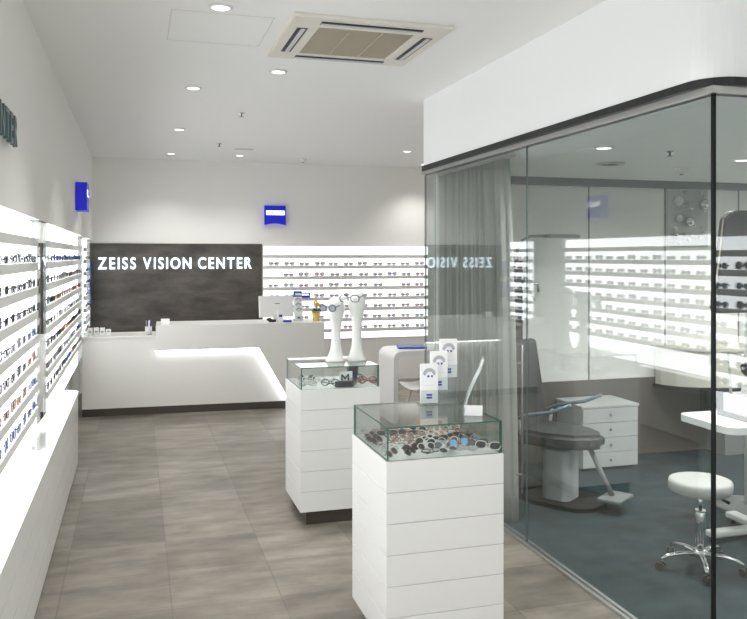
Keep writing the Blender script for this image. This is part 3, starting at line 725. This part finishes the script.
for s in (-1, 1):
    bm = bmesh.new(); tube(bm, [(-.29, s*.25, .56), (-.16, s*.26, .615), (.03, s*.26, .66), (.16, s*.255, .72)], [.018, .022, .022, .018], 10, flat=.6); ar = obj('armrest', bm, M['ltblue'], ec)
    bm = bmesh.new(); tube(bm, [(-.22, s*.22, .47), (-.22, s*.255, .58)], .012, 8); obj('armrest_support', bm, M['lgrey'], ar)
bm = bmesh.new(); tube(bm, [(.17, 0, .42), (.26, 0, .25), (.34, 0, .10)], .018, 8); box(bm, .28, .44, -.12, .12, .085, .105, bev=.006); obj('footrest', bm, M['grey'], ec)
# instrument stand with lamp
ins = thing('instrument_stand', 'black instrument column with arched lamp behind the glass wall', 'instrument stand', (2.72, 5.42, .006))
bm = bmesh.new(); box(bm, -.035, .035, -.035, .035, .02, 1.66, bev=.006); obj('column', bm, M['dark'], ins)
obj('base', B(-.16, .16, -.16, .16, 0, .02, bev=.004), M['dark'], ins)
bm = bmesh.new(); tube(bm, [(0, 0, 1.66), (.005, 0, 1.74), (.04, 0, 1.81), (.11, 0, 1.845), (.25, 0, 1.85)], .011, 10); obj('arm', bm, M['grey'], ins)
bm = bmesh.new(); prism(bm, rrect(.24, .52, -.05, .05, .04, 5), 1.835, 1.862); obj('lamp_head', bm, M['grey'], ins)
bm = bmesh.new(); box(bm, .05, .12, -.03, .03, 1.47, 1.56, bev=.008); tube(bm, [(.10, -.02, 1.50), (.16, -.03, 1.49), (.165, -.03, 1.43)], .009, 8); obj('phoropter_bracket', bm, M['alu'], ins)
bm = bmesh.new(); box(bm, .02, .13, -.02, .02, 1.395, 1.415, bev=.004); tube(bm, [(.12, 0, 1.40), (.15, 0, 1.36)], .007, 6); obj('lower_hook', bm, M['alu'], ins)
# drawer cabinet
dc = thing('drawer_cabinet', 'white four-drawer cabinet behind the glass wall', 'cabinet', (3.34, 5.53, .006))
obj('carcass', B(0, .5, .012, .39, .03, .50), M['lgrey'], dc); obj('top', B(-.01, .51, -.01, .395, .502, .522, bev=.003), M['lgrey'], dc); obj('plinth', B(.02, .48, .04, .38, 0, .03), M['dark'], dc)
for k in range(4):
    z = .035+.117*k; dr = obj('drawer', B(.003, .497, -.006, .011, z, z+.113, bev=.002), M['lgrey'], dc)
    bm = bmesh.new(); lathe(bm, [(.009, 0), (.012, .012), (.006, .016)], n=12); bmesh.ops.rotate(bm, verts=bm.verts, matrix=Matrix.Rotation(PI/2, 3, 'X')); bmesh.ops.translate(bm, verts=bm.verts, vec=(.25, -.0065, z+.06)); obj('knob', bm, M['alu'], dr)
# curved counter against the far wall
cv = thing('curved_table', 'beige curved-front table against the consulting room wall', 'table', (4.95, 5.925, .006))
def arc(r, n=20): return [(r*math.cos(PI+PI*i/n), r*.62*math.sin(PI+PI*i/n)) for i in range(n+1)]
bm = bmesh.new(); prism(bm, arc(.66), .60, .90); obj('curved_front', bm, M['cream'], cv)
bm = bmesh.new(); prism(bm, arc(.69), .575, .598); obj('edge_band', bm, M['dark'], cv)
bm = bmesh.new(); prism(bm, arc(.68), .902, .925); obj('tabletop', bm, M['cream'], cv)
obj('pedestal', B(-.15, .15, -.25, -.02, 0, .574), M['grey'], cv)
# instrument table with instrument
it = thing('instrument_table', 'white instrument table on a pedestal at the right photo edge', 'table', (3.52, 3.98, .006))
bm = bmesh.new(); prism(bm, rrect(-.33, .45, -.26, .22, .07, 6), .69, .73); obj('tabletop', bm, M['white'], it)
bm = bmesh.new(); lathe(bm, [(.045, .05), (.04, .69)], c=(.12, 0, 0), n=20); obj('pedestal', bm, M['white'], it)
bm = bmesh.new(); box(bm, -.27, .42, -.035, .035, .03, .07, bev=.012); box(bm, .08, .16, -.28, .28, .03, .07, bev=.012); obj('base', bm, M['white'], it)
for x, y in ((-.24, 0), (.39, 0), (.12, -.25), (.12, .25)):
    bm = bmesh.new(); lathe(bm, [(.02, 0), (.02, .029)], c=(x, y, 0), n=14); obj('foot', bm, M['dark'], it)
sl = thing('eye_instrument', 'grey and black eye measuring instrument on the white instrument table', 'optical instrument', (3.60, 3.96, .737))
bm = bmesh.new(); prism(bm, rrect(-.21, .26, -.17, .15, .05, 6), .0, .022); obj('base_tray', bm, M['dark'], sl)
bm = bmesh.new(); prism(bm, rrect(-.18, .24, -.15, .13, .05, 6), .024, .13); obj('body', bm, M['lgrey'], sl)
bm = bmesh.new(); prism(bm, [(-.06, .13), (.22, .13), (.22, .42), (.05, .42), (-.03, .30)], -.09, .09, 'y'); obj('measuring_head', bm, M['white'], sl)
bm = bmesh.new(); tube(bm, [(-.10, 0, .28), (-.02, 0, .31)], .045, 20); obj('eyepiece', bm, M['black'], sl)
bm = bmesh.new(); tube(bm, [(-.14, -.08, .13), (-.16, -.08, .38), (-.16, .08, .38), (-.14, .08, .13)], .008, 8); obj('chin_rest_frame', bm, M['alu'], sl)
# dark headrest-like screen on a pole
sc_ = thing('dark_screen', 'large dark rounded screen on a pole at the right photo edge', 'screen', (3.87, 4.42, .006))
bm = bmesh.new(); P = [(-.24, 1.36), (-.19, 1.66), (-.155, 1.94), (-.12, 1.985), (-.06, 2.0), (.40, 2.0), (.46, 1.97), (.48, 1.36), (.44, 1.32), (-.20, 1.32)]
prism(bm, P, -.03, .03, 'y'); bmesh.ops.bevel(bm, geom=bm.edges[:], offset=.008, segments=2, affect='EDGES'); sp = obj('screen_panel', bm, M['dgrey'], sc_)
bm = bmesh.new(); prism(bm, [(-.262, 1.355), (-.212, 1.66), (-.177, 1.94), (-.168, 1.94), (-.203, 1.66), (-.253, 1.355)], -.034, -.028, 'y'); obj('edge_trim', bm, M['beige'], sc_)
bm = bmesh.new(); tube(bm, [(.1, .05, .02), (.1, .05, 1.5)], .025, 14); obj('pole', bm, M['lgrey'], sc_)
bm = bmesh.new(); lathe(bm, [(.22, 0), (.22, .015), (.05, .022)], c=(.1, .05, 0), n=30); obj('base', bm, M['grey'], sc_)
# bubble wall art
ba = thing('bubble_wall_art', 'wall relief of glossy silver bubbles on the consulting room wall', 'wall decoration', (4.42, 5.94, 1.78))
obj('backing', B(0, .42, 0, .006, 0, .56), M['lgrey'], ba)
rb = random.Random(8)
big = [(.085, .40, .042), (.20, .225, .045), (.345, .375, .05), (.11, .25, .03), (.075, .11, .022), (.16, .36, .018), (.33, .09, .02), (.24, .34, .02)]
for k in range(44):
    if k < len(big): x, z, r = big[k]
    else: x, z, r = rb.uniform(.03, .39), rb.uniform(.03, .53), rb.uniform(.006, .02)
    bm = bmesh.new()
    if k < len(big) or k % 2: sphere(bm, (x, -r*.9, z), r, 16, 10)
    else: tube(bm, [(x+r*math.cos(2*PI*i/14), -.004, z+r*math.sin(2*PI*i/14)) for i in range(14)], .003, 5, closed=True)
    obj('bubble', bm, M['chrome'] if k % 3 else M['white'], ba)

# ------------------------------------------------------------------ light, camera
def area(name, loc, rot, sx, sy, e, col=(1, 1, 1)):
    l = bpy.data.lights.new(name, 'AREA'); l.shape = 'RECTANGLE'; l.size = sx; l.size_y = sy; l.energy = e; l.color = col
    o = bpy.data.objects.new(name, l); COL.objects.link(o); o.location = loc; o.rotation_euler = rot; return o
# daylight through the open shop front behind the camera (x -.5..4, y=-4)
W = bpy.data.worlds.new('daylight'); scn.world = W; W.use_nodes = True
W.node_tree.nodes['Background'].inputs['Color'].default_value = (.93, .97, 1, 1); W.node_tree.nodes['Background'].inputs['Strength'].default_value = 1.1

cam = bpy.data.cameras.new('camera'); co = bpy.data.objects.new('camera', cam); COL.objects.link(co)
cam.sensor_width = 36; cam.lens = 800/747*36; cam.shift_y = -.07095; cam.clip_start = .02
co.location = (0, 0, 1.70); co.rotation_euler = (PI/2, 0, -math.atan(237/800))
scn.camera = co
scn.view_settings.view_transform = 'Standard'; scn.view_settings.look = 'None'; scn.view_settings.exposure = 1.15; scn.view_settings.gamma = 1
scn.cycles.max_bounces = 10; scn.cycles.transparent_max_bounces = 24; scn.cycles.glossy_bounces = 6; scn.cycles.diffuse_bounces = 8
scn.cycles.caustics_reflective = False; scn.cycles.caustics_refractive = False; scn.cycles.sample_clamp_indirect = 6
